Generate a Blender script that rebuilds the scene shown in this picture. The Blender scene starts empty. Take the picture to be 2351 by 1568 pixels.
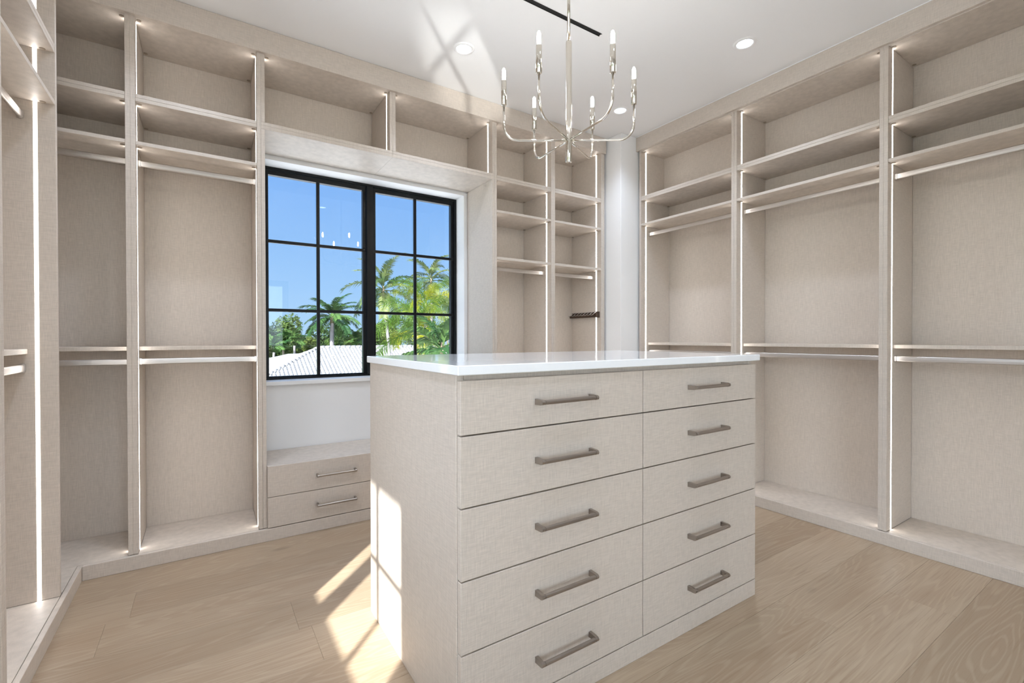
import bpy, bmesh, math, random
from mathutils import Vector, Matrix

S = bpy.context.scene
COL = S.collection
R = math.radians

# ------------------------------------------------------------------ camera
yaw, pitch, roll = 0.58165445, -0.00767912, -0.00143531
F = Vector((math.sin(yaw) * math.cos(pitch), math.cos(yaw) * math.cos(pitch), math.sin(pitch)))
rt = F.cross(Vector((0, 0, 1))).normalized()
up = rt.cross(F)
r2 = rt * math.cos(roll) + up * math.sin(roll)
u2 = up * math.cos(roll) - rt * math.sin(roll)
cd = bpy.data.cameras.new('camera')
cd.sensor_width = 36.0
cd.lens = 1070.85 / 2351 * 36.0
cd.clip_start = 0.02
cd.clip_end = 600
cam = bpy.data.objects.new('camera', cd)
COL.objects.link(cam)
cam.matrix_world = Matrix(((r2.x, u2.x, -F.x, 0), (r2.y, u2.y, -F.y, 0), (r2.z, u2.z, -F.z, 1.09), (0, 0, 0, 1)))
S.camera = cam

# ------------------------------------------------------------------ light and exposure
S.view_settings.view_transform = 'Standard'
S.view_settings.look = 'None'
S.view_settings.gamma = 1.0
S.view_settings.use_curve_mapping = False
S.view_settings.exposure = 0.62
LED_POWER = 9.5          # emission of the closet light strips
DOWNLIGHT_POWER = 21.0    # watts of each recessed ceiling light
LENS_GLOW = 6.0           # emission of its lens
BULB_POWER = 165.0        # emission of the chandelier bulbs
SUN_POWER = 13.5
SKY_POWER = 0.735

world = bpy.data.worlds.new('sky')
S.world = world
world.use_nodes = True
wn = world.node_tree.nodes
wl = world.node_tree.links
wn.clear()
wo = wn.new('ShaderNodeOutputWorld')
bg = wn.new('ShaderNodeBackground')
tc = wn.new('ShaderNodeTexCoord')
sp = wn.new('ShaderNodeSeparateXYZ')
rp = wn.new('ShaderNodeValToRGB')
wl.new(tc.outputs['Generated'], sp.inputs[0])
wl.new(sp.outputs['Z'], rp.inputs[0])
e = rp.color_ramp.elements
e[0].position = 0.0
e[0].color = (0.44, 0.66, 0.93, 1)
e[1].position = 1.0
e[1].color = (0.07, 0.22, 0.62, 1)
for pos, c in ((0.10, (0.34, 0.58, 0.94)), (0.34, (0.17, 0.40, 0.88))):
    k = e.new(pos)
    k.color = (*c, 1)
# brighter, whiter haze around the sun
TO_SUN = Vector((-0.696, -0.718, 0.465)).normalized()
dt = wn.new('ShaderNodeVectorMath')
dt.operation = 'DOT_PRODUCT'
dt.inputs[1].default_value = TO_SUN
wl.new(tc.outputs['Generated'], dt.inputs[0])
def wmath(op, a, b):
    k = wn.new('ShaderNodeMath')
    k.operation = op
    for i, q in enumerate((a, b)):
        if isinstance(q, (int, float)):
            k.inputs[i].default_value = q
        else:
            wl.new(q, k.inputs[i])
    return k.outputs[0]
half = wmath('MULTIPLY_ADD', dt.outputs['Value'], 0.5)
half.node.inputs[2].default_value = 0.5
wide = wmath('MULTIPLY', wmath('POWER', half, 4.0), 5.9)
core = wmath('MULTIPLY', wmath('POWER', half, 40.0), 15.0)
haze = wn.new('ShaderNodeVectorMath')
haze.operation = 'SCALE'
haze.inputs[0].default_value = (0.90, 0.97, 1.06)
wl.new(wmath('ADD', wide, core), haze.inputs['Scale'])
hz = wn.new('ShaderNodeVectorMath')
hz.operation = 'ADD'
wl.new(rp.outputs[0], hz.inputs[0])
wl.new(haze.outputs[0], hz.inputs[1])
bg.inputs['Strength'].default_value = SKY_POWER
wl.new(hz.outputs[0], bg.inputs['Color'])
wl.new(bg.outputs[0], wo.inputs[0])

sun = bpy.data.lights.new('sun', 'SUN')
sun.energy = SUN_POWER
sun.angle = R(0.6)
sun.color = (1.0, 0.98, 0.95)
so = bpy.data.objects.new('sun', sun)
COL.objects.link(so)
sd = Vector((0.696, 0.718, -0.465)).normalized()     # the way the sunlight travels
so.rotation_euler = sd.to_track_quat('-Z', 'Y').to_euler()
so.location = (-8, -8, 12)

# added spot lamp standing in for sunlight reflected off an unbuilt pool
gl = bpy.data.lights.new('glint_standin', 'SPOT')
gl.energy = 5000.0
gl.color = (1.0, 0.98, 0.95)
gl.spot_size = R(2.3)
gl.spot_blend = 0.5
gl.shadow_soft_size = 0.05
go = bpy.data.objects.new('glint_standin', gl)
COL.objects.link(go)
go.location = (-8.0, -7.2, -3.40)
go.rotation_euler = (Vector((1.42, 2.60, 2.735)) - go.location).to_track_quat('-Z', 'Y').to_euler()

cy = S.cycles
cy.use_denoising = True
cy.max_bounces = 5
cy.diffuse_bounces = 4
cy.glossy_bounces = 3
cy.use_adaptive_sampling = True
cy.adaptive_threshold = 0.08
cy.adaptive_min_samples = 16
cy.use_light_tree = True
cy.transparent_max_bounces = 16
cy.sample_clamp_indirect = 6.0
cy.caustics_reflective = False
cy.caustics_refractive = False

# ------------------------------------------------------------------ materials
def new_mat(name):
    m = bpy.data.materials.new(name)
    m.use_nodes = True
    n = m.node_tree.nodes
    b = n['Principled BSDF']
    return m, n, m.node_tree.links, b

def plain(name, color, rough=0.5, metal=0.0, spec=0.5, emit=None, power=0.0):
    m, n, l, b = new_mat(name)
    b.inputs['Base Color'].default_value = (*color, 1)
    b.inputs['Roughness'].default_value = rough
    b.inputs['Metallic'].default_value = metal
    b.inputs['Specular IOR Level'].default_value = spec
    if emit:
        b.inputs['Emission Color'].default_value = (*emit, 1)
        b.inputs['Emission Strength'].default_value = power
    return m

def linen(name, color, swing=0.10):
    """woven-look laminate: two sets of fine threads crossing"""
    m, n, l, b = new_mat(name)
    t = n.new('ShaderNodeTexCoord')
    facs = []
    for sc in ((520, 520, 26), (30, 30, 560)):
        mp = n.new('ShaderNodeMapping')
        mp.inputs['Scale'].default_value = sc
        nz = n.new('ShaderNodeTexNoise')
        nz.inputs['Scale'].default_value = 1.0
        nz.inputs['Detail'].default_value = 1.0
        l.new(t.outputs['Object'], mp.inputs[0])
        l.new(mp.outputs[0], nz.inputs['Vector'])
        facs.append(nz)
    ad = n.new('ShaderNodeMath')
    ad.operation = 'ADD'
    l.new(facs[0].outputs['Fac'], ad.inputs[0])
    l.new(facs[1].outputs['Fac'], ad.inputs[1])
    mr = n.new('ShaderNodeMapRange')
    mr.inputs['From Min'].default_value = 0.7
    mr.inputs['From Max'].default_value = 1.3
    mr.inputs['To Min'].default_value = 1 - swing
    mr.inputs['To Max'].default_value = 1 + swing
    l.new(ad.outputs[0], mr.inputs[0])
    vm = n.new('ShaderNodeVectorMath')
    vm.operation = 'SCALE'
    vm.inputs[0].default_value = color
    l.new(mr.outputs[0], vm.inputs['Scale'])
    l.new(vm.outputs[0], b.inputs['Base Color'])
    b.inputs['Roughness'].default_value = 0.48
    b.inputs['Specular IOR Level'].default_value = 0.35
    return m

def oak(name):
    m, n, l, b = new_mat(name)
    t = n.new('ShaderNodeTexCoord')
    oi = n.new('ShaderNodeObjectInfo')
    ofs = n.new('ShaderNodeVectorMath')
    ofs.operation = 'MULTIPLY_ADD'
    cm = n.new('ShaderNodeCombineXYZ')
    for i in range(3):
        l.new(oi.outputs['Random'], cm.inputs[i])
    l.new(cm.outputs[0], ofs.inputs[0])
    ofs.inputs[1].default_value = (31.0, 17.0, 7.0)
    l.new(t.outputs['Object'], ofs.inputs[2])
    # cathedral figure: warped bands across the plank
    mp = n.new('ShaderNodeMapping')
    mp.inputs['Scale'].default_value = (0.42, 4.2, 1.0)
    l.new(ofs.outputs[0], mp.inputs[0])
    warp = n.new('ShaderNodeTexNoise')
    warp.inputs['Scale'].default_value = 1.6
    warp.inputs['Detail'].default_value = 1.5
    l.new(mp.outputs[0], warp.inputs['Vector'])
    ml = n.new('ShaderNodeMath')
    ml.operation = 'MULTIPLY'
    ml.inputs[1].default_value = 170.0
    l.new(warp.outputs['Fac'], ml.inputs[0])
    sn = n.new('ShaderNodeMath')
    sn.operation = 'SINE'
    l.new(ml.outputs[0], sn.inputs[0])
    # straight pores
    mp2 = n.new('ShaderNodeMapping')
    mp2.inputs['Scale'].default_value = (5.0, 190.0, 1.0)
    l.new(ofs.outputs[0], mp2.inputs[0])
    por = n.new('ShaderNodeTexNoise')
    por.inputs['Scale'].default_value = 1.0
    por.inputs['Detail'].default_value = 3.0
    l.new(mp2.outputs[0], por.inputs['Vector'])
    # soft tone patches
    mp3 = n.new('ShaderNodeMapping')
    mp3.inputs['Scale'].default_value = (1.2, 5.0, 1.0)
    l.new(ofs.outputs[0], mp3.inputs[0])
    pat = n.new('ShaderNodeTexNoise')
    pat.inputs['Scale'].default_value = 1.4
    l.new(mp3.outputs[0], pat.inputs['Vector'])
    # small knots
    mp4 = n.new('ShaderNodeMapping')
    mp4.inputs['Scale'].default_value = (1.6, 4.2, 1.0)
    l.new(ofs.outputs[0], mp4.inputs[0])
    vo = n.new('ShaderNodeTexVoronoi')
    vo.inputs['Scale'].default_value = 1.0
    l.new(mp4.outputs[0], vo.inputs['Vector'])
    kn = n.new('ShaderNodeMapRange')
    kn.inputs['From Min'].default_value = 0.0
    kn.inputs['From Max'].default_value = 0.10
    kn.inputs['To Min'].default_value = 0.62
    kn.inputs['To Max'].default_value = 1.0
    l.new(vo.outputs['Distance'], kn.inputs[0])

    def mix(a, bcol, fac):
        x = n.new('ShaderNodeMix')
        x.data_type = 'RGBA'
        for sock, v in ((x.inputs[6], a), (x.inputs[7], bcol)):
            if isinstance(v, tuple):
                sock.default_value = (*v, 1)
            else:
                l.new(v, sock)
        l.new(fac, x.inputs[0])
        return x.outputs[2]

    def rng(src, a, bb, c, d):
        x = n.new('ShaderNodeMapRange')
        for i, v in zip((1, 2, 3, 4), (a, bb, c, d)):
            x.inputs[i].default_value = v
        l.new(src, x.inputs[0])
        return x.outputs[0]
    base = mix((0.350, 0.262, 0.180), (0.460, 0.358, 0.255), oi.outputs['Random'])
    base = mix(base, (0.36, 0.255, 0.17), rng(pat.outputs['Fac'], 0.42, 0.75, 0.0, 0.6))
    base = mix(base, (0.62, 0.52, 0.39), rng(sn.outputs[0], 0.2, 1.0, 0.0, 0.17))
    base = mix(base, (0.30, 0.205, 0.13), rng(por.outputs['Fac'], 0.50, 0.75, 0.0, 0.55))
    vm = n.new('ShaderNodeVectorMath')
    vm.operation = 'SCALE'
    l.new(base, vm.inputs[0])
    l.new(kn.outputs[0], vm.inputs['Scale'])
    l.new(vm.outputs[0], b.inputs['Base Color'])
    b.inputs['Roughness'].default_value = 0.42
    b.inputs['Specular IOR Level'].default_value = 0.4
    return m

def glass(name):
    m, n, l, b = new_mat(name)
    n.remove(b)
    out = [x for x in n if x.type == 'OUTPUT_MATERIAL'][0]
    fr = n.new('ShaderNodeFresnel')
    gm = n.new('ShaderNodeNewGeometry')      # both faces of the thin pane bend light the same way
    io = n.new('ShaderNodeMapRange')
    io.inputs['To Min'].default_value = 1.45
    io.inputs['To Max'].default_value = 1 / 1.45
    l.new(gm.outputs['Backfacing'], io.inputs[0])
    l.new(io.outputs[0], fr.inputs['IOR'])
    tr = n.new('ShaderNodeBsdfTransparent')
    tr.inputs['Color'].default_value = (0.97, 0.985, 0.98, 1)
    gl = n.new('ShaderNodeBsdfGlossy')
    gl.inputs['Roughness'].default_value = 0.0
    mx = n.new('ShaderNodeMixShader')
    l.new(fr.outputs[0], mx.inputs[0])
    l.new(tr.outputs[0], mx.inputs[1])
    l.new(gl.outputs[0], mx.inputs[2])
    l.new(mx.outputs[0], out.inputs[0])
    return m

def leafy(name, c1, c2, trans=0.35):
    m, n, l, b = new_mat(name)
    out = [x for x in n if x.type == 'OUTPUT_MATERIAL'][0]
    g = n.new('ShaderNodeNewGeometry')
    oi = n.new('ShaderNodeObjectInfo')
    nz = n.new('ShaderNodeTexNoise')
    nz.inputs['Scale'].default_value = 1.3
    nz.inputs['Detail'].default_value = 4.0
    l.new(g.outputs['Position'], nz.inputs['Vector'])
    ad = n.new('ShaderNodeMath')
    ad.operation = 'ADD'
    l.new(nz.outputs['Fac'], ad.inputs[0])
    sc = n.new('ShaderNodeMath')
    sc.operation = 'MULTIPLY_ADD'
    sc.inputs[1].default_value = 0.5
    sc.inputs[2].default_value = -0.25
    l.new(oi.outputs['Random'], sc.inputs[0])
    l.new(sc.outputs[0], ad.inputs[1])
    rp = n.new('ShaderNodeValToRGB')
    rp.color_ramp.elements[0].position = 0.32
    rp.color_ramp.elements[0].color = (*c1, 1)
    rp.color_ramp.elements[1].position = 0.68
    rp.color_ramp.elements[1].color = (*c2, 1)
    l.new(ad.outputs[0], rp.inputs[0])
    l.new(rp.outputs[0], b.inputs['Base Color'])
    b.inputs['Roughness'].default_value = 0.55
    b.inputs['Specular IOR Level'].default_value = 0.15
    ts = n.new('ShaderNodeBsdfTranslucent')
    l.new(rp.outputs[0], ts.inputs['Color'])
    mx = n.new('ShaderNodeMixShader')
    mx.inputs[0].default_value = trans
    l.new(b.outputs[0], mx.inputs[1])
    l.new(ts.outputs[0], mx.inputs[2])
    l.new(mx.outputs[0], out.inputs[0])
    return m

def noisy(name, c1, c2, scale, rough=0.7, stretch=(1, 1, 1)):
    m, n, l, b = new_mat(name)
    t = n.new('ShaderNodeTexCoord')
    mp = n.new('ShaderNodeMapping')
    mp.inputs['Scale'].default_value = stretch
    nz = n.new('ShaderNodeTexNoise')
    nz.inputs['Scale'].default_value = scale
    nz.inputs['Detail'].default_value = 4.0
    rp = n.new('ShaderNodeValToRGB')
    rp.color_ramp.elements[0].position = 0.35
    rp.color_ramp.elements[0].color = (*c1, 1)
    rp.color_ramp.elements[1].position = 0.65
    rp.color_ramp.elements[1].color = (*c2, 1)
    l.new(t.outputs['Object'], mp.inputs[0])
    l.new(mp.outputs[0], nz.inputs['Vector'])
    l.new(nz.outputs['Fac'], rp.inputs[0])
    l.new(rp.outputs[0], b.inputs['Base Color'])
    b.inputs['Roughness'].default_value = rough
    return m

M = {}
M['linen'] = linen('linen laminate', (0.60, 0.533, 0.468))
M['oak'] = oak('limed oak')
M['paint'] = plain('white paint', (0.84, 0.84, 0.84), 0.6)
M['ceiling'] = plain('ceiling paint', (0.85, 0.85, 0.855), 0.8)
M['trim'] = plain('white gloss trim', (0.86, 0.86, 0.86), 0.35)
M['quartz'] = noisy('white quartz', (0.92, 0.945, 0.975), (0.93, 0.955, 0.98), 60, 0.06)
M['nickel'] = plain('satin nickel', (0.56, 0.525, 0.495), 0.42, 1.0)
M['handle'] = plain('brushed nickel', (0.40, 0.36, 0.325), 0.34, 1.0)
M['polished'] = plain('polished nickel', (0.70, 0.655, 0.585), 0.10, 1.0)
M['bronze'] = plain('dark bronze', (0.09, 0.06, 0.045), 0.4, 0.7)
M['black'] = plain('black aluminium', (0.008, 0.009, 0.010), 0.4, 0.0, 0.25)
M['slot'] = plain('black slot', (0.006, 0.006, 0.006), 0.7)
M['cap'] = plain('plastic cap', (0.33, 0.27, 0.21), 0.5)
M['glass'] = glass('window glass')
M['led'] = plain('light strip', (0.9, 0.85, 0.8), 0.5, emit=(1.0, 0.96, 0.92), power=LED_POWER)
M['lens'] = plain('downlight lens', (0.9, 0.9, 0.9), 0.5, emit=(0.83, 0.95, 1.14), power=LENS_GLOW)
M['bulb'] = plain('bulb glow', (1, 0.9, 0.75), 0.3, emit=(1.0, 0.97, 0.90), power=BULB_POWER)
M['roof'] = noisy('white roof tile', (0.15, 0.15, 0.155), (0.18, 0.18, 0.185), 3.0, 0.7)
M['stucco'] = noisy('stucco', (0.55, 0.53, 0.50), (0.60, 0.58, 0.55), 8, 0.8)
M['paving'] = plain('pale paving', (0.78, 0.775, 0.76), 0.8)
M['lawn'] = noisy('lawn', (0.05, 0.10, 0.02), (0.10, 0.17, 0.04), 1.5, 0.9)
M['trunk'] = noisy('palm trunk', (0.09, 0.08, 0.085), (0.16, 0.15, 0.155), 6, 0.8, (1, 1, 6))
M['bark'] = noisy('bark', (0.10, 0.08, 0.06), (0.18, 0.15, 0.11), 8, 0.9, (1, 1, 0.3))
M['shaft'] = noisy('crown shaft', (0.13, 0.09, 0.055), (0.19, 0.14, 0.09), 4, 0.6)
M['palm_green'] = leafy('palm leaf green', (0.018, 0.055, 0.016), (0.075, 0.14, 0.035))
M['palm_olive'] = leafy('palm leaf olive', (0.03, 0.06, 0.022), (0.125, 0.15, 0.05))
M['palm_yellow'] = leafy('palm leaf yellow green', (0.035, 0.075, 0.005), (0.20, 0.20, 0.008))
M['tree_dark'] = leafy('tree leaf dark', (0.01, 0.028, 0.008), (0.05, 0.09, 0.02))
M['tree_mid'] = leafy('tree leaf mid', (0.022, 0.05, 0.011), (0.1, 0.135, 0.03))
M['tree_pale'] = leafy('tree leaf pale', (0.06, 0.09, 0.05), (0.14, 0.18, 0.105))

# ------------------------------------------------------------------ helpers
def tag(o, label=None, cat=None, group=None, kind=None):
    if label:
        o['label'] = label
    if cat:
        o['category'] = cat
    if group:
        o['group'] = group
    if kind:
        o['kind'] = kind
    return o

def empty(name, loc, rz=0.0):
    o = bpy.data.objects.new(name, None)
    o.empty_display_size = 0.1
    COL.objects.link(o)
    o.location = loc
    o.rotation_euler = (0, 0, rz)
    return o

def wpos(o):
    """world position of an unrotated thing or part"""
    p = Vector(o.location)
    while o.parent:
        o = o.parent
        p += Vector(o.location)
    return p

def link(name, me, mat, parent=None, loc=(0, 0, 0)):
    o = bpy.data.objects.new(name, me)
    COL.objects.link(o)
    if mat and not me.materials:
        me.materials.append(mat)
    if parent is not None:
        o.parent = parent
        o.location = Vector(loc) - wpos(parent)
    else:
        o.location = loc
    return o

BOXES = {}
def box(name, x0, x1, y0, y1, z0, z1, mat, parent=None, bev=0.0012):
    """a bevelled board with world corner coordinates, its origin in its middle"""
    x0, x1 = min(x0, x1), max(x0, x1)
    y0, y1 = min(y0, y1), max(y0, y1)
    z0, z1 = min(z0, z1), max(z0, z1)
    d = (x1 - x0, y1 - y0, z1 - z0)
    key = (round(d[0], 5), round(d[1], 5), round(d[2], 5), mat, bev)
    me = BOXES.get(key)
    if me is None:
        bm = bmesh.new()
        bmesh.ops.create_cube(bm, size=1.0)
        bmesh.ops.scale(bm, vec=d, verts=bm.verts)
        b = min(bev, min(d) * 0.3)
        if b > 0:
            bmesh.ops.bevel(bm, geom=bm.edges[:], offset=b, segments=1, affect='EDGES', profile=0.5)
        me = bpy.data.meshes.new(name)
        bm.to_mesh(me)
        bm.free()
        me.materials.append(M[mat])
        BOXES[key] = me
    return link(name, me, None, parent, ((x0 + x1) / 2, (y0 + y1) / 2, (z0 + z1) / 2))

def mesh_from(name, verts, faces, mat, smooth=False):
    me = bpy.data.meshes.new(name)
    me.from_pydata(verts, [], faces)
    me.update()
    if smooth:
        for p in me.polygons:
            p.use_smooth = True
    if mat:
        me.materials.append(M[mat])
    return me

def lathe(profile, n=20, cap=True):
    """profile (radius, z) from bottom to top"""
    v, f = [], []
    for r, z in profile:
        for i in range(n):
            a = 2 * math.pi * i / n
            v.append((r * math.cos(a), r * math.sin(a), z))
    for j in range(len(profile) - 1):
        for i in range(n):
            k = (i + 1) % n
            f.append((j * n + i, j * n + k, (j + 1) * n + k, (j + 1) * n + i))
    if cap:
        f.append(tuple(range(n - 1, -1, -1)))
        f.append(tuple((len(profile) - 1) * n + i for i in range(n)))
    return v, f

def tube(path, radius, n=10, rx=None, closed_ends=True):
    """round tube along a path of Vectors; radius a number or one per point"""
    v, f = [], []
    m = len(path)
    rad = radius if isinstance(radius, (list, tuple)) else [radius] * m
    ref = None
    for j in range(m):
        a = path[max(j - 1, 0)]
        b = path[min(j + 1, m - 1)]
        t = (b - a).normalized()
        if ref is None:
            ref = Vector((0, 0, 1)) if abs(t.z) < 0.9 else Vector((1, 0, 0))
        s = t.cross(ref).normalized()
        ref = s.cross(t).normalized()
        for i in range(n):
            q = 2 * math.pi * i / n
            v.append(tuple(path[j] + (s * math.cos(q) + ref * math.sin(q)) * rad[j]))
    for j in range(m - 1):
        for i in range(n):
            k = (i + 1) % n
            f.append((j * n + i, j * n + k, (j + 1) * n + k, (j + 1) * n + i))
    if closed_ends:
        f.append(tuple(range(n - 1, -1, -1)))
        f.append(tuple((m - 1) * n + i for i in range(n)))
    return v, f

def ring_mesh(outer, inner, d0, d1, axis):
    """a flat frame: outer and inner rectangles (s0,s1,z0,z1), thick from d0 to d1; axis maps (s,d,z) to a point"""
    def rect(r):
        return [(r[0], r[2]), (r[1], r[2]), (r[1], r[3]), (r[0], r[3])]
    v = []
    for d in (d0, d1):
        for r in (outer, inner):
            v += [tuple(axis(s, d, z)) for s, z in rect(r)]
    f = []
    for i in range(4):
        k = (i + 1) % 4
        f.append((i, k, 4 + k, 4 + i))
        f.append((8 + i, 12 + i, 12 + k, 8 + k))
        f.append((i, 8 + i, 8 + k, k))
        f.append((4 + i, 4 + k, 12 + k, 12 + i))
    return v, f

def build_ring(name, outer, inner, d0, d1, axis, mat, parent=None):
    v, f = ring_mesh(outer, inner, d0, d1, axis)
    c = sum((Vector(p) for p in v), Vector()) / len(v)
    me = mesh_from(name, [tuple(Vector(p) - c) for p in v], f, mat)
    bm = bmesh.new()
    bm.from_mesh(me)
    bmesh.ops.recalc_face_normals(bm, faces=bm.faces[:])
    bm.to_mesh(me)
    bm.free()
    return link(name, me, None, parent, c)

# ------------------------------------------------------------------ measures of the room
H = 2.735            # ceiling
YD, XD, XL = 2.823, 2.988, -0.487     # front planes of the closet panels
DEPTH_W, DEPTH_R, DEPTH_L = 0.372, 0.357, 0.360
BASE, TOPZ = 0.067, 2.612
ON_W = lambda s, d, z: Vector((s, YD + d, z))
ON_R = lambda s, d, z: Vector((XD + d, s, z))
ON_L = lambda s, d, z: Vector((XL - d, s, z))
WALL_Y, WALL_X, WALL_XL, WALL_YR = 3.205, 3.352, -0.860, -1.60

# ------------------------------------------------------------------ shell
floor_o = box('floor', -1.05, 3.50, -1.75, 3.40, -0.25, -0.012, 'bark', bev=0)
tag(floor_o, kind='structure')
rnd = random.Random(4)
PW = 0.2215
row = 0
y = 0.56 - 10 * PW
while y < 3.22:
    x = -1.0 - rnd.random() * 1.6
    if abs(y - 2.332) < 0.02:
        x = 0.197 - 1.9
    while x < 3.42:
        ln = rnd.choice((1.45, 1.9, 1.9, 2.2))
        a, b = max(x, -1.0), min(x + ln, 3.42)
        if b - a > 0.05:
            box('plank', a + 0.0002, b - 0.0002, y + 0.0002, y + PW - 0.0002, -0.012, 0.0, 'oak', floor_o, bev=0.0005)
        x += ln
    y += PW

ceil = box('ceiling', -1.20, 3.55, -1.80, 3.45, H, H + 0.22, 'ceiling', bev=0)
tag(ceil, kind='structure')

WIN_W = 1.364
WZ0, WZ1 = 0.823, 2.184
W1S = 0.303
W2S = -0.177
wall_w = build_ring('wall_back', (-1.05, 3.60, -0.25, H), (W1S, W1S + WIN_W, WZ0, WZ1), 0.0, 0.24,
                    lambda s, d, z: Vector((s, WALL_Y + d, z)), 'paint')
tag(wall_w, kind='structure')
wall_l = build_ring('wall_left', (-1.75, WALL_Y, -0.25, H), (W2S, W2S + WIN_W, WZ0, WZ1), 0.0, 0.24,
                    lambda s, d, z: Vector((WALL_XL - d, s, z)), 'paint')
tag(wall_l, kind='structure')
tag(box('wall_right', WALL_X, WALL_X + 0.2, -1.75, 2.655, -0.25, H, 'paint', bev=0), kind='structure')
DX0, DX1, DZ = -0.76, 1.14, 2.02
tag(build_ring('wall_front', (-1.05, WALL_X, -0.25, H), (DX0, DX1, 0.0, DZ), 0.0, 0.15,
               lambda s, d, z: Vector((s, WALL_YR - d, z)), 'paint'), kind='structure')
tag(box('wall_corner', 2.795, WALL_X + 0.2, 2.655, WALL_Y, -0.25, H, 'paint', bev=0.002), kind='structure')

# ------------------------------------------------------------------ windows
def build_window(name, axis):
    """axis(s, d, z): s along the opening from its left jamb, d outwards from the wall face"""
    w = WIN_W
    root = empty(name, axis(w / 2, 0.13, WZ0))
    tag(root, kind='structure')
    def part(nm, s0, s1, d0, d1, z0, z1, mat='black', bev=0.002, parent=root):
        a, b = axis(s0, d0, z0), axis(s1, d1, z1)
        return box(nm, a.x, b.x, a.y, b.y, a.z, b.z, mat, parent, bev)
    build_ring('frame', (0, w, WZ0, WZ1), (0.016, w - 0.016, WZ0 + 0.012, WZ1 - 0.014), 0.130, 0.190, axis, 'black', root)
    part('mullion', w / 2 - 0.023, w / 2 + 0.023, 0.130, 0.190, WZ0 + 0.012, WZ1 - 0.014)
    for s0, s1 in ((0.018, w / 2 - 0.0255), (w / 2 + 0.0255, w - 0.018)):
        zb, zt = WZ0 + 0.004, WZ1 - 0.018
        st = 0.020
        build_ring('sash', (s0, s1, zb, zt), (s0 + st, s1 - st, zb + 0.016, zt - 0.026), 0.152, 0.186, axis, 'black', root)
        sm = (s0 + s1) / 2
        cols = ((s0 + st, sm - 0.010), (sm + 0.010, s1 - st))
        rows = ((zb + 0.016, 1.262), (1.282, 1.704), (1.724, zt - 0.026))
        part('muntin', sm - 0.010, sm + 0.010, 0.146, 0.166, rows[0][0], rows[2][1])
        for zz in (1.262, 1.704):
            part('muntin', s0 + 0.001, s1 - 0.001, 0.1465, 0.1655, zz, zz + 0.020)
        for c0, c1 in ((s0 + st, sm), (sm, s1 - st)):
            for r0, r1 in ((rows[0][0], 1.272), (1.272, 1.714), (1.714, rows[2][1])):
                part('pane', c0, c1, 0.172, 0.176, r0, r1, 'glass', 0)
    part('sill', 0.0, w, -0.018, 0.130, WZ0 - 0.024, WZ0 + 0.0005, 'trim', 0.002)
    return root

build_window('window_1', lambda s, d, z: Vector((W1S + s, WALL_Y + d, z)))
build_window('window_2', lambda s, d, z: Vector((WALL_XL - d, W2S + s, z)))
# unseen glazed sliding door behind the camera, added for soft front light
AX_D = lambda s, d, z: Vector((s, WALL_YR - d, z))
dr = tag(empty('fill_door', (0.19, WALL_YR - 0.07, 0.0)), kind='structure')
build_ring('frame', (DX0, DX1, 0.0, DZ), (DX0 + 0.03, DX1 - 0.03, 0.02, DZ - 0.03), 0.03, 0.12, AX_D, 'black', dr)
for a, b, d in ((DX0 + 0.03, 0.215, 0.045), (0.165, DX1 - 0.03, 0.085)):
    build_ring('sash', (a, b, 0.02, DZ - 0.03), (a + 0.05, b - 0.05, 0.08, DZ - 0.08), d, d + 0.03, AX_D, 'black', dr)
    p, q = AX_D(a + 0.05, d + 0.012, 0.08), AX_D(b - 0.05, d + 0.018, DZ - 0.08)
    box('pane', p.x, q.x, p.y, q.y, p.z, q.z, 'glass', dr, 0)
tag(box('sun_block_roof', -2.4, 8.0, -7.5, WALL_YR - 0.16, 2.50, 2.65, 'stucco'), kind='structure')  # unseen porch roof added to keep direct sun out of the rear door
tag(box('terrace', -2.4, 8.0, -7.5, WALL_YR - 0.16, -0.30, -0.05, 'paving', bev=0), kind='structure')
# roof overhang outside the left window
tag(box('trim_1', -2.36, -1.10, -5.0, 4.0, 2.45, 2.62, 'stucco'), kind='structure')

# ------------------------------------------------------------------ closets
def rbox(run, name, s0, s1, d0, d1, z0, z1, mat, parent, bev=0.0012):
    a, b = run(s0, d0, z0), run(s1, d1, z1)
    return box(name, a.x, b.x, a.y, b.y, a.z, b.z, mat, parent, bev)

LEDM = {}
def led(run, s, side, z0, z1, parent):
    """light strip let into a panel face at s, facing +s (side=1) or -s"""
    d0, d1 = 0.0525, 0.0640
    pts = [run(s - side * 0.001, d0, z0), run(s - side * 0.001, d1, z0), run(s + side * 0.0005, d1, z0), run(s + side * 0.0005, d0, z0),
           run(s - side * 0.001, d0, z1), run(s - side * 0.001, d1, z1), run(s + side * 0.0005, d1, z1), run(s + side * 0.0005, d0, z1)]
    c = sum(pts, Vector()) / 8
    me = bpy.data.meshes.new('led_strip')
    me.from_pydata([tuple(p - c) for p in pts], [], [(3, 2, 6, 7), (2, 1, 5, 6), (0, 3, 7, 4)])
    bm = bmesh.new()
    bm.from_mesh(me)
    n = run(side, 0, 0) - run(0, 0, 0)
    for f in bm.faces:
        f.normal_update()
    f0 = bm.faces[:][0]
    if f0.normal.dot(n) < 0:
        bmesh.ops.reverse_faces(bm, faces=bm.faces[:])
    bm.to_mesh(me)
    bm.free()
    return link('led_strip', me, M['led'], parent, c)

CAM_ME = None
def cam_fitting(run, s, d, z, parent):
    global CAM_ME
    if CAM_ME is None:
        v, f = lathe([(0.0075, -0.0035), (0.0095, -0.0020), (0.0095, 0.0)], 10)
        CAM_ME = mesh_from('cam_fitting', v, f, 'cap')
    return link('cam_fitting', CAM_ME, None, parent, run(s, d, z))

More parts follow.
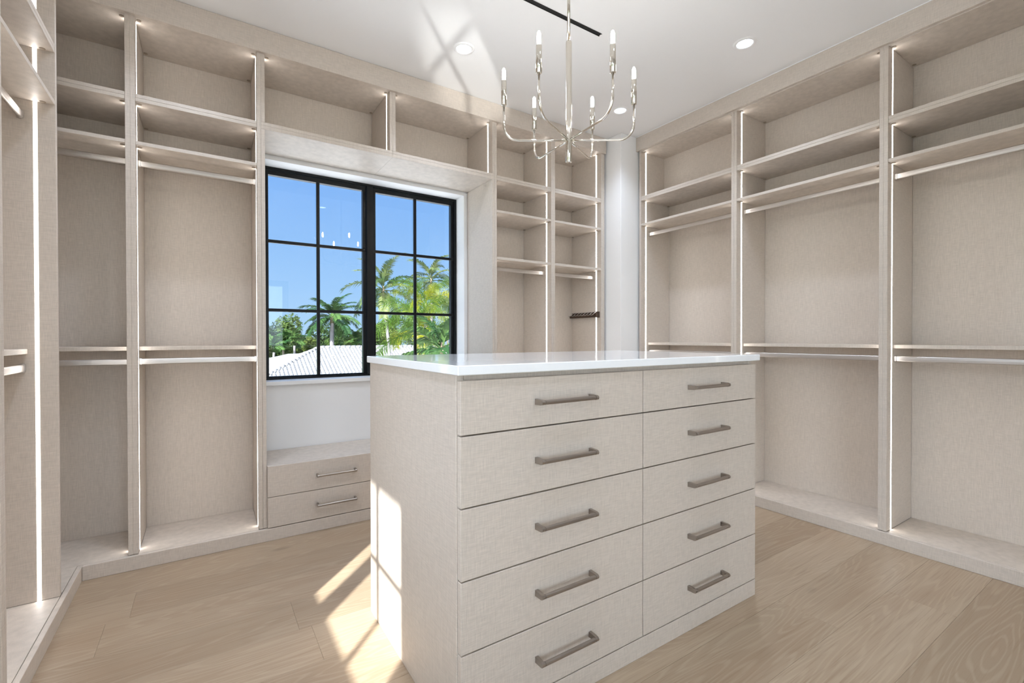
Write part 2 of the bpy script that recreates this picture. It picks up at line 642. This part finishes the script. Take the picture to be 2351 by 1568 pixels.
def rod(run, s0, s1, z, parent, d=0.100):
    """oval hanging rail between two panels with a cup at each end"""
    def oval(sa, sb, hw, hh, n=16):
        v, f = [], []
        for s in (sa, sb):
            for i in range(n):
                a = 2 * math.pi * i / n
                dy = hw * math.cos(a)
                dz = (hh - hw) * (1 if math.sin(a) > 0 else -1) * (0 if abs(math.sin(a)) < 1e-6 else 1) + hw * math.sin(a)
                v.append(run(s, d + dy, z + dz))
        for i in range(n):
            k = (i + 1) % n
            f.append((i, k, n + k, n + i))
        f.append(tuple(range(n - 1, -1, -1)))
        f.append(tuple(n + i for i in range(n)))
        c = sum(v, Vector()) / len(v)
        return [tuple(p - c) for p in v], f, c
    v, f, c = oval(s0 + 0.002, s1 - 0.002, 0.0075, 0.0150)
    r = link('hanging_rod', mesh_from('hanging_rod', v, f, 'nickel', False), None, parent, c)
    for a, b in ((s0, s0 + 0.010), (s1 - 0.010, s1)):
        v, f, c = oval(a, b, 0.0105, 0.0185)
        link('bracket', mesh_from('bracket', v, f, 'nickel'), None, r, c)
    return r

def unit(run, depth, s0, s1, label, fixed=((2.212, 2.2295), (2.2295, 2.247), (2.007, 2.025)), mid=(1.031, 1.050),
         rods=(1.948, 0.976), z0=BASE, left=True, right=True, group='closet bays', top_back=None):
    """one closet bay between the panel faces s0 and s1"""
    o = empty('closet_unit', run((s0 + s1) / 2, depth / 2, z0 - 0.018 if z0 > 1 else 0.0))
    tag(o, label, 'closet', group)
    P = 0.019
    if left:
        rbox(run, 'side_panel', s0 - P, s0, 0, depth, z0, TOPZ + 0.018, 'linen', o)
    if right:
        rbox(run, 'side_panel', s1, s1 + P, 0, depth, z0, TOPZ + 0.018, 'linen', o)
    rbox(run, 'back_panel', s0 + 0.0005, s1 - 0.0005, depth - 0.0003, depth + 0.006, z0, TOPZ, 'linen', o, 0)
    if top_back:
        rbox(run, 'back_panel', s0 + 0.0005, s1 - 0.0005, top_back, top_back + 0.012, 2.247, TOPZ, 'linen', o, 0)
    rbox(run, 'top_panel', s0, s1, 0, depth, TOPZ, TOPZ + 0.018, 'linen', o)
    if z0 < 1:
        rbox(run, 'bottom_panel', s0, s1, 0.0005, depth, z0 - 0.018, z0, 'linen', o)
    lv = sorted(fixed)
    for a, b in lv:
        rbox(run, 'shelf', s0 + 0.0003, s1 - 0.0003, 0.002, depth - 0.001, a, b - 0.0004, 'linen', o)
    if mid:
        rbox(run, 'shelf', s0 + 0.0003, s1 - 0.0003, 0.085, depth - 0.001, mid[0], mid[1], 'linen', o)
    # light strips between the fixed shelves
    cuts, zc = [], z0
    for a, b in lv:
        if a - zc > 0.03:
            cuts.append((zc, a))
        zc = b
    cuts.append((zc, TOPZ))
    for a, b in cuts:
        if left:
            led(run, s0, 1, a + 0.001, b - 0.001, o)
        if right:
            led(run, s1, -1, a + 0.001, b - 0.001, o)
        if b > 1.9:
            for s in (s0 + 0.013, s1 - 0.013):
                for d in (0.034, depth - 0.030):
                    cam_fitting(run, s, d, b, o)
    for z in rods:
        rod(run, s0, s1, z, o)
    return o

# window wall, from the left corner
w0 = unit(ON_W, DEPTH_W, -0.850, -0.309, 'beige closet bay in the far left corner, left of the first upright', left=False)
rbox(ON_W, 'bottom_panel', -0.850, -0.488, -0.260, 0.0, BASE - 0.018, BASE, 'linen', w0)
unit(ON_W, DEPTH_W, -0.271, 0.235, 'beige double-hang closet bay directly left of the window')
OW = dict(z0=2.2475, fixed=(), mid=None, rods=(), group='overhead cubbies')
for a, b, lab in ((0.273, 0.9565, 'open beige cubby above the left half of the window'),
                  (0.9945, 1.692, 'open beige cubby above the right half of the window')):
    c = unit(ON_W, DEPTH_W, a, b, lab, left=True, right=True, **OW)
    c.name = 'overhead_cubby'
    rbox(ON_W, 'shelf', a - 0.019, b + 0.019, 0.0, DEPTH_W, 2.2296, 2.2473, 'linen', c)
    rbox(ON_W, 'shelf', a - 0.019, b + 0.019, 0.0, DEPTH_W, 2.2095, 2.2294, 'linen', c)
NARROW = dict(fixed=((2.208, 2.2255), (2.2255, 2.243), (1.981, 1.999), (1.648, 1.667)), mid=None, rods=(1.597,))
unit(ON_W, DEPTH_W, 1.730, 2.217, 'narrow closet bay directly right of the window, one rod', **NARROW)
unit(ON_W, DEPTH_W, 2.255, 2.741, 'narrow closet bay beside the white corner, holding a dark tie rack', **NARROW)

# right wall, from the white corner towards the camera
unit(ON_R, DEPTH_R, 1.8335, 2.618, 'closet bay on the right wall next to the white corner, partly behind the island', top_back=0.290)
unit(ON_R, DEPTH_R, 1.001, 1.795, 'middle closet bay on the right wall, right of the island')
unit(ON_R, DEPTH_R, 0.166, 0.963, 'closet bay cut off by the right edge of the photo')

# left wall
unit(ON_L, DEPTH_L, 1.935, 2.525, 'closet bay at the left edge of the photo with a wide glowing strip')
unit(ON_L, DEPTH_L, 1.236, 1.897, 'closet bay on the left wall between the side window and the glowing strip bay')
# outer skins that close the ends of the runs
rbox(ON_W, 'side_panel', 2.760, 2.779, 0.0, DEPTH_W, BASE, TOPZ, 'linen', [o for o in COL.objects if o.get('label', '').startswith('narrow closet bay beside')][0])

def board(name, x0, x1, y0, y1, z0, z1, label, cat):
    return tag(box(name, x0, x1, y0, y1, z0, z1, 'linen', None, 0.0015), label, cat)

board('valance_board', -0.468, 2.7795, 2.803, 2.8225, 2.610, H - 0.001, 'beige valance board along the ceiling above the window wall closets', 'valance')
board('valance_board', 2.968, 2.9875, 0.120, 2.654, 2.618, H - 0.001, 'beige valance board along the ceiling above the right wall closets', 'valance')
board('valance_board', -0.4865, -0.4685, 1.200, 2.822, 2.610, H - 0.001, 'beige valance board along the ceiling above the left wall closets', 'valance')
board('plinth_board', -0.468, 2.779, 2.803, 2.8225, 0.0, BASE - 0.001, 'low beige plinth board along the floor under the window wall closets', 'plinth')
board('plinth_board', 2.968, 2.9875, 0.120, 2.654, 0.0, BASE - 0.001, 'low beige plinth board along the floor under the right wall closets', 'plinth')
board('plinth_board', -0.4865, -0.4685, 1.200, 2.822, 0.0, BASE - 0.001, 'low beige plinth board along the floor under the left wall closets', 'plinth')

tag(box('lit_gap_strip', 2.9650, 2.9682, 0.120, 2.654, H - 0.0045, H, 'trim', None, 0), kind='structure')  # lit gap at the ceiling joint painted as a white strip

# ------------------------------------------------------------------ drawer handle
def handle_mesh():
    """bar pull 217 mm long, standing 32 mm off, along local x, out along -y"""
    bm = bmesh.new()
    def add(v, f):
        vs = [bm.verts.new(p) for p in v]
        for q in f:
            bm.faces.new([vs[i] for i in q])
    L2, out = 0.1085, 0.030
    for sgn in (-1, 1):
        x0, x1 = sorted((sgn * L2, sgn * (L2 - 0.010)))
        # tapered post with a rounded nose
        prof = [(0.0, -0.0085), (0.0, 0.0085), (-out + 0.002, 0.0075)]
        for i in range(7):
            a = math.pi / 2 - math.pi * i / 6
            prof.append((-out - 0.0065 * math.cos(a) , 0.0068 * math.sin(a)))
        prof.append((-out + 0.002, -0.0075))
        n = len(prof)
        v = [(x0, py, pz) for py, pz in prof] + [(x1, py, pz) for py, pz in prof]
        f = [tuple(range(n)), tuple(range(2 * n - 1, n - 1, -1))] + [(i, n + i, n + (i + 1) % n, (i + 1) % n) for i in range(n)]
        add(v, f)
    pth = [Vector((x, -out, 0)) for x in (-L2 + 0.004, -L2 + 0.013, -L2 + 0.0135, L2 - 0.0135, L2 - 0.013, L2 - 0.004)]
    v, f = tube(pth, [0.0052, 0.0052, 0.0066, 0.0066, 0.0052, 0.0052], 16)
    add(v, f)
    bmesh.ops.recalc_face_normals(bm, faces=bm.faces[:])
    me = bpy.data.meshes.new('handle')
    bm.to_mesh(me)
    bm.free()
    me.materials.append(M['handle'])
    return me
HANDLE = handle_mesh()

# ------------------------------------------------------------------ bench under the window
bench = empty('bench_cabinet', (0.983, 3.0, 0.0))
tag(bench, 'low beige bench cabinet with drawers under the window', 'bench')
box('carcass', 0.274, 1.690, 2.8235, 3.199, BASE - 0.015, 0.383, 'linen', bench)
box('side_panel', 0.2545, 0.2730, YD, 3.1985, BASE, 2.2090, 'linen', bench)
box('side_panel', 1.6920, 1.7105, YD, 3.1985, BASE, 2.2090, 'linen', bench)
box('top_panel', 0.2735, 1.6915, 2.8235, 3.200, 0.3835, 0.4015, 'linen', bench)
for a, b in ((0.2755, 0.982), (0.985, 1.6895)):
    for z0, z1 in ((0.0705, 0.2320), (0.2350, 0.4005)):
        d = box('drawer', a, b, 2.803, 2.8225, z0, z1, 'linen', bench)
        link('handle', HANDLE, None, d, ((a + b) / 2, 2.803, (z0 + z1) / 2))

# ------------------------------------------------------------------ island
isl = empty('island_dresser', (1.246, 1.47, 0.0))
tag(isl, 'beige island dresser with ten drawers in the middle of the floor', 'dresser')
IX0, IX1, IY0, IY1 = 0.5475, 1.9445, 1.1005, 1.862
box('side_panel', IX0, IX0 + 0.022, IY0, IY1, 0.0, 0.9925, 'linen', isl)
box('side_panel', IX1 - 0.022, IX1, IY0, IY1, 0.0, 0.9925, 'linen', isl)
box('carcass', IX0 + 0.0225, IX1 - 0.0225, IY0 + 0.001, IY1 - 0.02, 0.0, 0.9923, 'linen', isl)
box('back_panel', IX0 + 0.0225, IX1 - 0.0225, IY1 - 0.0195, IY1 - 0.001, 0.0, 0.9923, 'linen', isl)
box('plinth', 0.5495, 1.9425, 1.0805, 1.1000, 0.0, 0.0660, 'linen', isl)
rows = (0.068, 0.260, 0.453, 0.644, 0.834, 0.980)
for a, b in ((0.5505, 1.2428), (1.2462, 1.9415)):
    for i in range(5):
        z0, z1 = rows[i] + 0.0020, rows[i + 1] - 0.0020
        d = box('drawer', a, b, 1.0800, 1.0998, z0, z1, 'linen', isl)
        link('handle', HANDLE, None, d, ((a + b) / 2, 1.0800, (z0 + z1) / 2))
tag(box('countertop', 0.5375, 1.9545, 1.0680, 1.8720, 0.9932, 1.0190, 'quartz', None, 0.0022),
    'glossy white quartz countertop lying on the island dresser', 'countertop')

# ------------------------------------------------------------------ tie rack
tr = empty('tie_rack', (2.726, 3.02, 1.27))
tag(tr, 'dark bronze tie rack on the side of the narrow bay by the white corner', 'tie rack')
box('slide_rail', 2.706, 2.739, 2.850, 3.185, 1.262, 1.281, 'bronze', tr, 0.003)
box('back_plate', 2.733, 2.740, 2.852, 3.185, 1.281, 1.306, 'bronze', tr, 0.001)
box('front_plate', 2.700, 2.740, 2.838, 2.847, 1.258, 1.308, 'bronze', tr, 0.002)
for i in range(8):
    yy = 2.880 + i * 0.040
    v, f = tube([Vector((2.732, yy, 1.302)), Vector((2.716, yy + 0.003, 1.296)), Vector((2.707, yy + 0.006, 1.284)), Vector((2.703, yy + 0.016, 1.281)), Vector((2.702, yy + 0.030, 1.282))], 0.0028, 8)
    c = Vector((2.705, yy, 1.285))
    link('hook', mesh_from('hook', [tuple(Vector(p) - c) for p in v], f, 'nickel', True), None, tr, c)

# ------------------------------------------------------------------ chandelier
CX, CY = 1.2455, 1.4695
ch = empty('chandelier', (CX, CY, 1.807))
tag(ch, 'polished nickel chandelier with six candle bulbs hanging over the island', 'chandelier')
def at(name, v, f, mat, parent, c, smooth=True):
    return link(name, mesh_from(name, [tuple(Vector(p) - Vector(c)) for p in v], f, mat, smooth), None, parent, c)
def shift(v, x, y, z=0):
    return [(p[0] + x, p[1] + y, p[2] + z) for p in v]
v, f = lathe([(0.0115, 1.807), (0.0128, 1.809), (0.0128, 1.955), (0.0123, 1.956), (0.0123, 2.292), (0.0112, 2.298), (0.0065, 2.300)], 24)
at('column', shift(v, CX, CY), f, 'polished', ch, (CX, CY, 2.05))
v, f = lathe([(0.0062, 2.300), (0.0062, 2.712)], 16)
at('stem', shift(v, CX, CY), f, 'polished', ch, (CX, CY, 2.5))
v, f = lathe([(0.010, 2.700), (0.030, 2.706), (0.062, 2.715), (0.065, 2.7345)], 28)
at('canopy', shift(v, CX, CY), f, 'polished', ch, (CX, CY, 2.72))
for i in range(6):
    a = R(26 + 60 * i)
    dx, dy = math.cos(a), math.sin(a)
    RA, zh, rb = 0.265, 1.897, 0.062
    path = [Vector((CX + dx * 0.008, CY + dy * 0.008, zh)), Vector((CX + dx * 0.10, CY + dy * 0.10, zh))]
    for k in range(0, 10):
        q = math.pi / 2 * k / 9
        rr = RA - rb + rb * math.sin(q)
        path.append(Vector((CX + dx * rr, CY + dy * rr, zh + rb - rb * math.cos(q))))
    path.append(Vector((CX + dx * RA, CY + dy * RA, 2.045)))
    v, f = tube(path, 0.0046, 12)
    arm = at('arm', v, f, 'polished', ch, (CX + dx * 0.15, CY + dy * 0.15, zh))
    px, py = CX + dx * RA, CY + dy * RA
    v, f = lathe([(0.0092, 2.041), (0.0108, 2.042), (0.0108, 2.139), (0.0096, 2.141), (0.0075, 2.141)], 18)
    at('candle_sleeve', shift(v, px, py), f, 'polished', arm, (px, py, 2.09))
    v, f = lathe([(0.0055, 2.1412), (0.0070, 2.150), (0.0074, 2.170), (0.0068, 2.182), (0.0044, 2.190), (0.0015, 2.193)], 14)
    at('bulb', shift(v, px, py), f, 'bulb', arm, (px, py, 2.165))

# ------------------------------------------------------------------ recessed lights, ceiling slot
LABS = {(1.236, 2.373): 'round recessed light in the ceiling left of the chandelier, above the window',
        (2.527, 1.472): 'round recessed light in the ceiling nearest the right wall valance, right of the chandelier',
        (2.515, 2.397): 'round recessed light in the ceiling above the white corner, behind the chandelier',
        (1.236, 0.545): 'added unseen round recessed light in the ceiling in front of the island, above the view',
        (-0.05, 2.393): 'added unseen round recessed light in the ceiling above the closet bay left of the window',
        (-0.05, 1.472): 'added unseen round recessed light in the ceiling left of the island, above the view',
        (-0.05, 0.545): 'added unseen round recessed light in the ceiling right above the camera'}
for (lx, ly) in ((1.236, 2.373), (2.527, 1.472), (2.515, 2.397), (1.236, 0.545), (-0.05, 2.393), (-0.05, 1.472), (-0.05, 0.545)):  # lamps outside the view are added to brighten the room
    o = empty('recessed_light', (lx, ly, H - 0.004))
    tag(o, LABS.get((lx, ly), 'added round recessed light in the ceiling out of view near the camera'), 'ceiling light', 'recessed ceiling lights')
    v, f = lathe([(0.041, H - 0.0012), (0.043, H - 0.0060), (0.054, H - 0.0050), (0.061, H - 0.0005)], 32, cap=False)
    at('trim_ring', shift(v, lx, ly), f, 'trim', o, (lx, ly, H - 0.002))
    v, f = lathe([(0.041, H - 0.0030), (0.041, H - 0.0010)], 32)
    at('lens', shift(v, lx, ly), f, 'lens', o, (lx, ly, H - 0.002))
    ld = bpy.data.lights.new('downlight', 'SPOT')
    ld.energy = DOWNLIGHT_POWER
    ld.color = (0.83, 0.95, 1.14)
    ld.spot_size = R(125)
    ld.spot_blend = 1.0
    ld.shadow_soft_size = 0.045
    lo = bpy.data.objects.new('downlight', ld)
    COL.objects.link(lo)
    lo.parent = o
    lo.location = (0, 0, -0.012)
sl = empty('air_slot', (1.245, 1.862, H - 0.003))
tag(sl, 'long narrow black air slot in the ceiling behind the chandelier stem', 'vent')
box('slot_plate', 0.69, 1.80, 1.8525, 1.8715, H - 0.0016, H - 0.0004, 'slot', sl, 0)
for yy in (1.8520, 1.8720):
    box('slot_edge', 0.688, 1.802, yy - 0.0012, yy + 0.0012, H - 0.0035, H - 0.0004, 'slot', sl, 0)

# ================================================================== outdoors
tag(box('ground', -90, 130, -60, 190, -3.8, -3.55, 'lawn', bev=0), kind='structure')
tag(box('bounce_slab', -26, 24, -30, 32, -3.55, -3.5, 'paving', bev=0), kind='structure')  # unseen pale slab added to bounce sunlight up through the windows

# neighbour's house: white barrel-tile hip roof
hs = empty('neighbour_house', (14.0, 40.0, -3.5))
tag(hs, "neighbouring house with a white barrel tile hip roof seen through the window", 'house')
RZ, RY, RX0, RX1, PIT = 0.30, 40.0, 7.62, 22.0, 0.44
RUN = 6.2
def tiled_plane(name, origin, along, down, n_cols, n_rows, cw, rl, clip, parent):
    """barrel tiles: wave across the columns, a step at each course; clip(u, t) -> keep"""
    v, f = [], []
    K = 6
    nrm = along.cross(down).normalized()
    if nrm.z < 0:
        nrm = -nrm
    idx = {}
    def vert(ci, ri, s):
        key = (ci, ri, s)
        if key not in idx:
            u = ci * cw / K
            ph = (ci % K) / K
            h = 0.075 * abs(math.sin(math.pi * ph)) if ph else 0.0
            t = ri * rl
            p = origin + along * u + down * t + nrm * (h + (0.05 if s else 0.0))
            idx[key] = len(v)
            v.append(tuple(p))
        return idx[key]
    for rI in range(n_rows):
        for c in range(n_cols * K):
            if not clip((c + 0.5) * cw / K, (rI + 0.5) * rl):
                continue
            a, b = vert(c, rI, 0), vert(c + 1, rI, 0)
            d, e_ = vert(c + 1, rI + 1, 1), vert(c, rI + 1, 1)
            f.append((a, b, d, e_))
            g, h_ = vert(c, rI + 1, 0), vert(c + 1, rI + 1, 0)
            f.append((e_, d, h_, g))
    return link(name, mesh_from(name, v, f, 'roof', False), None, parent, (0, 0, 0))
dn = Vector((0, -1, -PIT)).normalized()
sl_len = math.hypot(1, PIT)
tp = tiled_plane('roof_tiles', Vector((RX0 - RUN, RY, RZ)), Vector((1, 0, 0)), dn, int((RX1 - RX0 + RUN) / 0.27), int(RUN * sl_len / 0.36), 0.27, 0.36,
                 lambda u, t: u > RUN - t / sl_len, hs)
tag(tp, kind='stuff')
dn2 = Vector((-1, 0, -PIT)).normalized()
tp = tiled_plane('roof_tiles', Vector((RX0, RY - RUN, RZ)), Vector((0, 1, 0)), dn2, int(2 * RUN / 0.27), int(RUN * sl_len / 0.36), 0.27, 0.36,
                 lambda u, t: abs(u - RUN) < t / sl_len, hs)
tag(tp, kind='stuff')
# ridge and hip caps
def caps(a, b):
    n = int((b - a).length / 0.40)
    bm_v, bm_f = [], []
    for i in range(n):
        p, q = a.lerp(b, i / n), a.lerp(b, (i + 1.12) / n)
        vv, ff = tube([p + Vector((0, 0, 0.02)), q + Vector((0, 0, 0.05))], [0.13, 0.16], 8)
        o = len(bm_v)
        bm_v += vv
        bm_f += [tuple(o + k for k in g) for g in ff]
    ob = link('ridge_tiles', mesh_from('ridge_tiles', bm_v, bm_f, 'roof', True), None, hs, (0, 0, 0))
    tag(ob, kind='stuff')
caps(Vector((RX0, RY, RZ)), Vector((RX1, RY, RZ)))
caps(Vector((RX0, RY, RZ)), Vector((RX0 - RUN, RY - RUN, RZ - RUN * PIT)))
box('wall', RX0 - RUN + 0.6, RX1, RY - RUN + 0.6, RY + 5.0, -3.5, RZ - RUN * PIT + 0.15, 'stucco', hs, 0)
v, f = lathe([(0.10, -0.62), (0.10, -0.30), (0.17, -0.30), (0.02, -0.20)], 10)
at('roof_vent', shift(v, 8.43, 38.5), f, 'stucco', hs, (8.43, 38.5, -0.5))
# lower wing behind on the left
wg = Vector((5.95, 44.0, -0.24))
vv = [tuple(wg), tuple(wg + Vector((9, 0, 0))), tuple(wg + Vector((-6, -6, -2.64))), tuple(wg + Vector((9, -6, -2.64))), tuple(wg + Vector((-6, 3.5, -1.54))), tuple(wg + Vector((9, 3.5, -1.54))),
      tuple(wg + Vector((-6, -6, -2.85))), tuple(wg + Vector((9, -6, -2.85))), tuple(wg + Vector((-6, 3.5, -2.85))), tuple(wg + Vector((9, 3.5, -2.85)))]
link('wing_roof', mesh_from('wing_roof', vv, [(0, 2, 3, 1), (0, 4, 2), (0, 1, 5, 4), (1, 3, 5), (2, 6, 7, 3), (4, 8, 6, 2), (6, 8, 9, 7)], 'roof'), None, hs, (0, 0, 0))

# ---------------------------------------------------------------- plants
def frond_mesh(seed, L, pairs, leaf, a0, droop, plume, mat, wid=0.028):
    rn = random.Random(seed)
    v, f = [], []
    pts, dirs = [], []
    p, n = Vector((0, 0, 0)), 26
    side = rn.uniform(-0.12, 0.12)
    for i in range(n + 1):
        t = i / n
        a = a0 - droop * t ** 1.4
        d = Vector((math.cos(a), side * t, math.sin(a))).normalized()
        pts.append(p.copy())
        dirs.append(d)
        p = p + d * (L / n)
    tv, tf = tube(pts[::2], [0.028 * (1 - 0.85 * k / n) for k in range(0, n + 1, 2)], 4)
    v += tv
    f += tf
    for j in range(pairs):
        t = 0.14 + 0.86 * (j + 0.5) / pairs
        i = min(int(t * n), n - 1)
        q = pts[i].lerp(pts[i + 1], t * n - i)
        d = dirs[i]
        sidev = d.cross(Vector((0, 0, 1))).normalized()
        upv = sidev.cross(d)
        ll = leaf * (0.35 + 0.65 * math.sin(math.pi * min(1, 0.18 + 0.74 * t)) ** 0.8)
        for sg in (-1, 1):
            for rep in range(2 if plume else 1):
                el = rn.uniform(-1.2, 1.2) if plume else rn.uniform(0.05, 0.45)
                out = (sidev * sg * math.cos(el) + upv * math.sin(el)) * 0.85 + d * rn.uniform(0.45, 0.75)
                out.normalize()
                wv = d.cross(out).cross(out).normalized() * wid
                m1 = q + out * ll * 0.5
                tip = q + out * ll + Vector((0, 0, -ll * rn.uniform(0.25, 0.55)))
                o = len(v)
                v += [tuple(q - wv * 0.6), tuple(q + wv * 0.6), tuple(m1 + wv), tuple(m1 - wv), tuple(tip)]
                f += [(o, o + 1, o + 2, o + 3), (o + 3, o + 2, o + 4)]
    return mesh_from('frond', v, f, mat)

def palm(label, base, top, r0, r1, fr, n, mat, seed, shaft=True, elev=(0.95, -0.75), L=1.0):
    base, top = Vector(base), Vector(top)
    o = empty('palm_tree', base)
    tag(o, label, 'palm tree')
    rn = random.Random(seed)
    k = 14
    mid = base.lerp(top, 0.5) + Vector((0.25 * rn.uniform(-1, 1), 0, 0))
    path = [(base * (1 - t) ** 2 + mid * 2 * t * (1 - t) + top * t * t) for t in (i / k for i in range(k + 1))]
    tv, tf = tube(path, [r0 + (r1 - r0) * i / k for i in range(k + 1)], 10)
    link('trunk', mesh_from('trunk', [tuple(Vector(p) - base) for p in tv], tf, 'trunk', True), None, o, base)
    if shaft:
        tv, tf = tube([top - Vector((0, 0, 0.1)), top + Vector((0, 0, 0.35 * L)), top + Vector((0, 0, 0.8 * L))], [r1 * 1.25, r1 * 1.1, r1 * 0.4], 8)
        link('crown_shaft', mesh_from('crown_shaft', [tuple(Vector(p) - top) for p in tv], tf, 'shaft', True), None, o, top)
    ga = 2.39996
    for i in range(n):
        t = (i + 0.5) / n
        me = fr[i % len(fr)]
        fo = bpy.data.objects.new('frond', me)
        COL.objects.link(fo)
        fo.parent = o
        fo.location = top - base + Vector((0, 0, (0.7 - 0.3 * t) * L))
        pitch_ = elev[0] + (elev[1] - elev[0]) * t + rn.uniform(-0.12, 0.12)
        fo.rotation_euler = (rn.uniform(-0.25, 0.25), -pitch_, i * ga + rn.uniform(-0.2, 0.2))
        s_ = rn.uniform(0.85, 1.08)
        fo.scale = (s_, s_, s_)
    return o

ROY = [frond_mesh(11 + i, 3.3, 60, 0.72, 0.15, 1.15, False, 'palm_green', 0.034) for i in range(3)]
OLI = [frond_mesh(21 + i, 2.3, 40, 0.50, 0.25, 1.35, False, 'palm_olive', 0.026) for i in range(3)]
FAN = [frond_mesh(41 + i, 1.5, 30, 0.55, 0.35, 1.1, False, 'palm_green', 0.035) for i in range(2)]
FOX = [frond_mesh(31 + i, 2.1, 58, 0.40, 0.35, 1.9, True, 'palm_yellow', 0.009) for i in range(3)]
palm('tall green palm with a grey trunk standing alone behind the white roof', (11.2, 51, -3.5), (11.09, 51, 2.75), 0.27, 0.20, ROY, 26, 'palm_green', 1, elev=(1.15, -0.45))
palm('slender olive green palm whose trunk crosses the white roof', (8.9, 26, -3.5), (8.41, 26, 3.3), 0.10, 0.075, OLI, 19, 'palm_olive', 2, elev=(1.25, -0.95))
palm('slender tall palm with a pale trunk at the right end of the window', (13.3, 30, -3.5), (13.05, 30, 4.6), 0.10, 0.075, OLI, 18, 'palm_olive', 3, elev=(1.2, -0.85))
palm('bushy yellow green palm in the right panes, upper crown', (8.5, 20, -3.5), (8.44, 20, 1.9), 0.11, 0.09, FOX, 13, 'palm_yellow', 4, elev=(1.25, -0.5))
palm('bushy yellow green palm in the right panes, lower crown in front of the roof', (6.9, 17.2, -3.5), (6.85, 17, 0.75), 0.10, 0.08, FOX, 11, 'palm_yellow', 5, elev=(1.1, -0.6))
palm('small green palm low at the right end of the window above the countertop', (6.15, 13.2, -3.5), (6.1, 13.2, 0.15), 0.10, 0.08, FAN, 12, 'palm_olive', 6, elev=(1.1, -0.6))

def crown_mesh(seed, rx, rz, n, size, mat):
    rn = random.Random(seed)
    blobs = []
    for _ in range(16):
        a, b_ = rn.uniform(0, 2 * math.pi), math.acos(rn.uniform(-0.7, 1))
        r_ = rn.uniform(0.35, 0.75)
        blobs.append((Vector((rx * r_ * math.sin(b_) * math.cos(a), rx * r_ * math.sin(b_) * math.sin(a), rz * r_ * math.cos(b_))), rn.uniform(0.25, 0.45)))
    v, f = [], []
    for i in range(n):
        c, br = rn.choice(blobs)
        dv = Vector((rn.gauss(0, 1), rn.gauss(0, 1), rn.gauss(0, 1))).normalized()
        p = c + Vector((dv.x * rx, dv.y * rx, dv.z * rz)) * br * rn.uniform(0.75, 1.05)
        t1 = Vector((rn.gauss(0, 1), rn.gauss(0, 1), rn.gauss(0, 0.6))).normalized()
        t2 = t1.cross(dv + Vector((rn.uniform(-.4, .4), rn.uniform(-.4, .4), rn.uniform(-.4, .4)))).normalized()
        s_ = size * rn.uniform(0.6, 1.3)
        o = len(v)
        v += [tuple(p - t1 * s_), tuple(p + t2 * s_ * 0.42), tuple(p + t1 * s_), tuple(p - t2 * s_ * 0.42)]
        f.append((o, o + 1, o + 2, o + 3))
    return mesh_from('foliage', v, f, mat)

def tree(label, x, y, top, rx, rz, mat, seed, n=4200, size=0.20, name='tree', cat='tree'):
    o = empty(name, (x, y, -3.5))
    tag(o, label, cat)
    cz = top - rz * 1.05
    link('foliage', crown_mesh(seed, rx, rz, n, size, mat), None, o, (x, y, cz))
    tv, tf = tube([Vector((0, 0, 0)), Vector((0.1, 0.05, (cz + 3.5) * 0.6)), Vector((0, 0, cz + 3.5))], [0.22, 0.16, 0.08], 8)
    link('trunk', mesh_from('trunk', tv, tf, 'bark', True), None, o, (x, y, -3.5))
    return o

tree('dark leafy tree at the left end of the window above the white wing roof', 5.6, 62, 3.4, 2.7, 3.6, 'tree_dark', 51, 6000)
tree('mid green leafy tree in the window just left of the lone palm', 9.4, 69, 4.6, 2.9, 4.2, 'tree_mid', 52, 6000)
tree('leafy tree in the window directly behind the lone palm trunk', 12.2, 62, 3.6, 2.7, 3.8, 'tree_dark', 53, 6000)
tree('dark leafy tree in the window between the lone palm and the black mullion', 15.9, 69, 4.0, 2.6, 4.0, 'tree_dark', 54, 6000)
tree('mid green leafy tree in the window right behind the black mullion', 18.2, 62, 3.9, 2.7, 4.0, 'tree_mid', 55, 6000)
tree('leafy tree low in the window behind the slender palm trunk', 22.6, 69, 5.4, 2.9, 4.6, 'tree_mid', 56, 6000)
tree('grey green feathery tree in the window between the two slender palms', 24.6, 62, 6.9, 2.5, 4.6, 'tree_pale', 57, 5200, 0.17)
tree('tall pale feathery tree at the far right end of the window', 39.0, 82, 15.6, 3.9, 9.0, 'tree_pale', 58, 6500, 0.16)
tree('dark tree filling the bottom right panes behind the yellow palms', 30.8, 74, 6.6, 3.0, 5.4, 'tree_dark', 59, 6000)
# lower greenery between the trees and the roof
for i, (x, y, top, r_, m_, lab) in enumerate((
        (5.0, 56.0, 1.5, 1.2, 'tree_mid', 'round green shrub at the bottom left of the window above the wing roof'),
        (7.4, 59.0, 1.9, 1.2, 'tree_dark', 'dark shrub in the window above the valley of the white roof'),
        (10.0, 56.8, 1.5, 1.0, 'tree_mid', 'green shrub left of the lone palm trunk just above the roof ridge'),
        (12.4, 57.2, 1.5, 0.95, 'tree_dark', 'dark shrub right of the lone palm trunk just above the roof ridge'),
        (14.8, 56.0, 1.8, 1.2, 'tree_mid', 'green shrub left of the black mullion just above the roof ridge'),
        (18.9, 56.5, 2.2, 1.5, 'tree_mid', 'bright green shrub right of the slender palm trunk above the ridge'))):
    tree(lab, x, y, top, r_, r_ * 1.2, m_, 70 + i, 3000, 0.17, 'shrub', 'shrub')
for i, (x, y, z, lab) in enumerate(((5.6, 50.8, -0.3, 'low fan of palm leaves at the left end of the window above the wing roof'),
                                   (7.9, 54.0, 0.3, 'low fan of palm leaves left of the lone palm trunk'),
                                   (13.6, 51.5, 0.2, 'low fan of palm leaves beside the black mullion'))):
    palm(lab, (x, y, -3.5), (x, y, z), 0.14, 0.12, FAN, 12, 'palm_green', 80 + i, False, (1.2, -0.3))
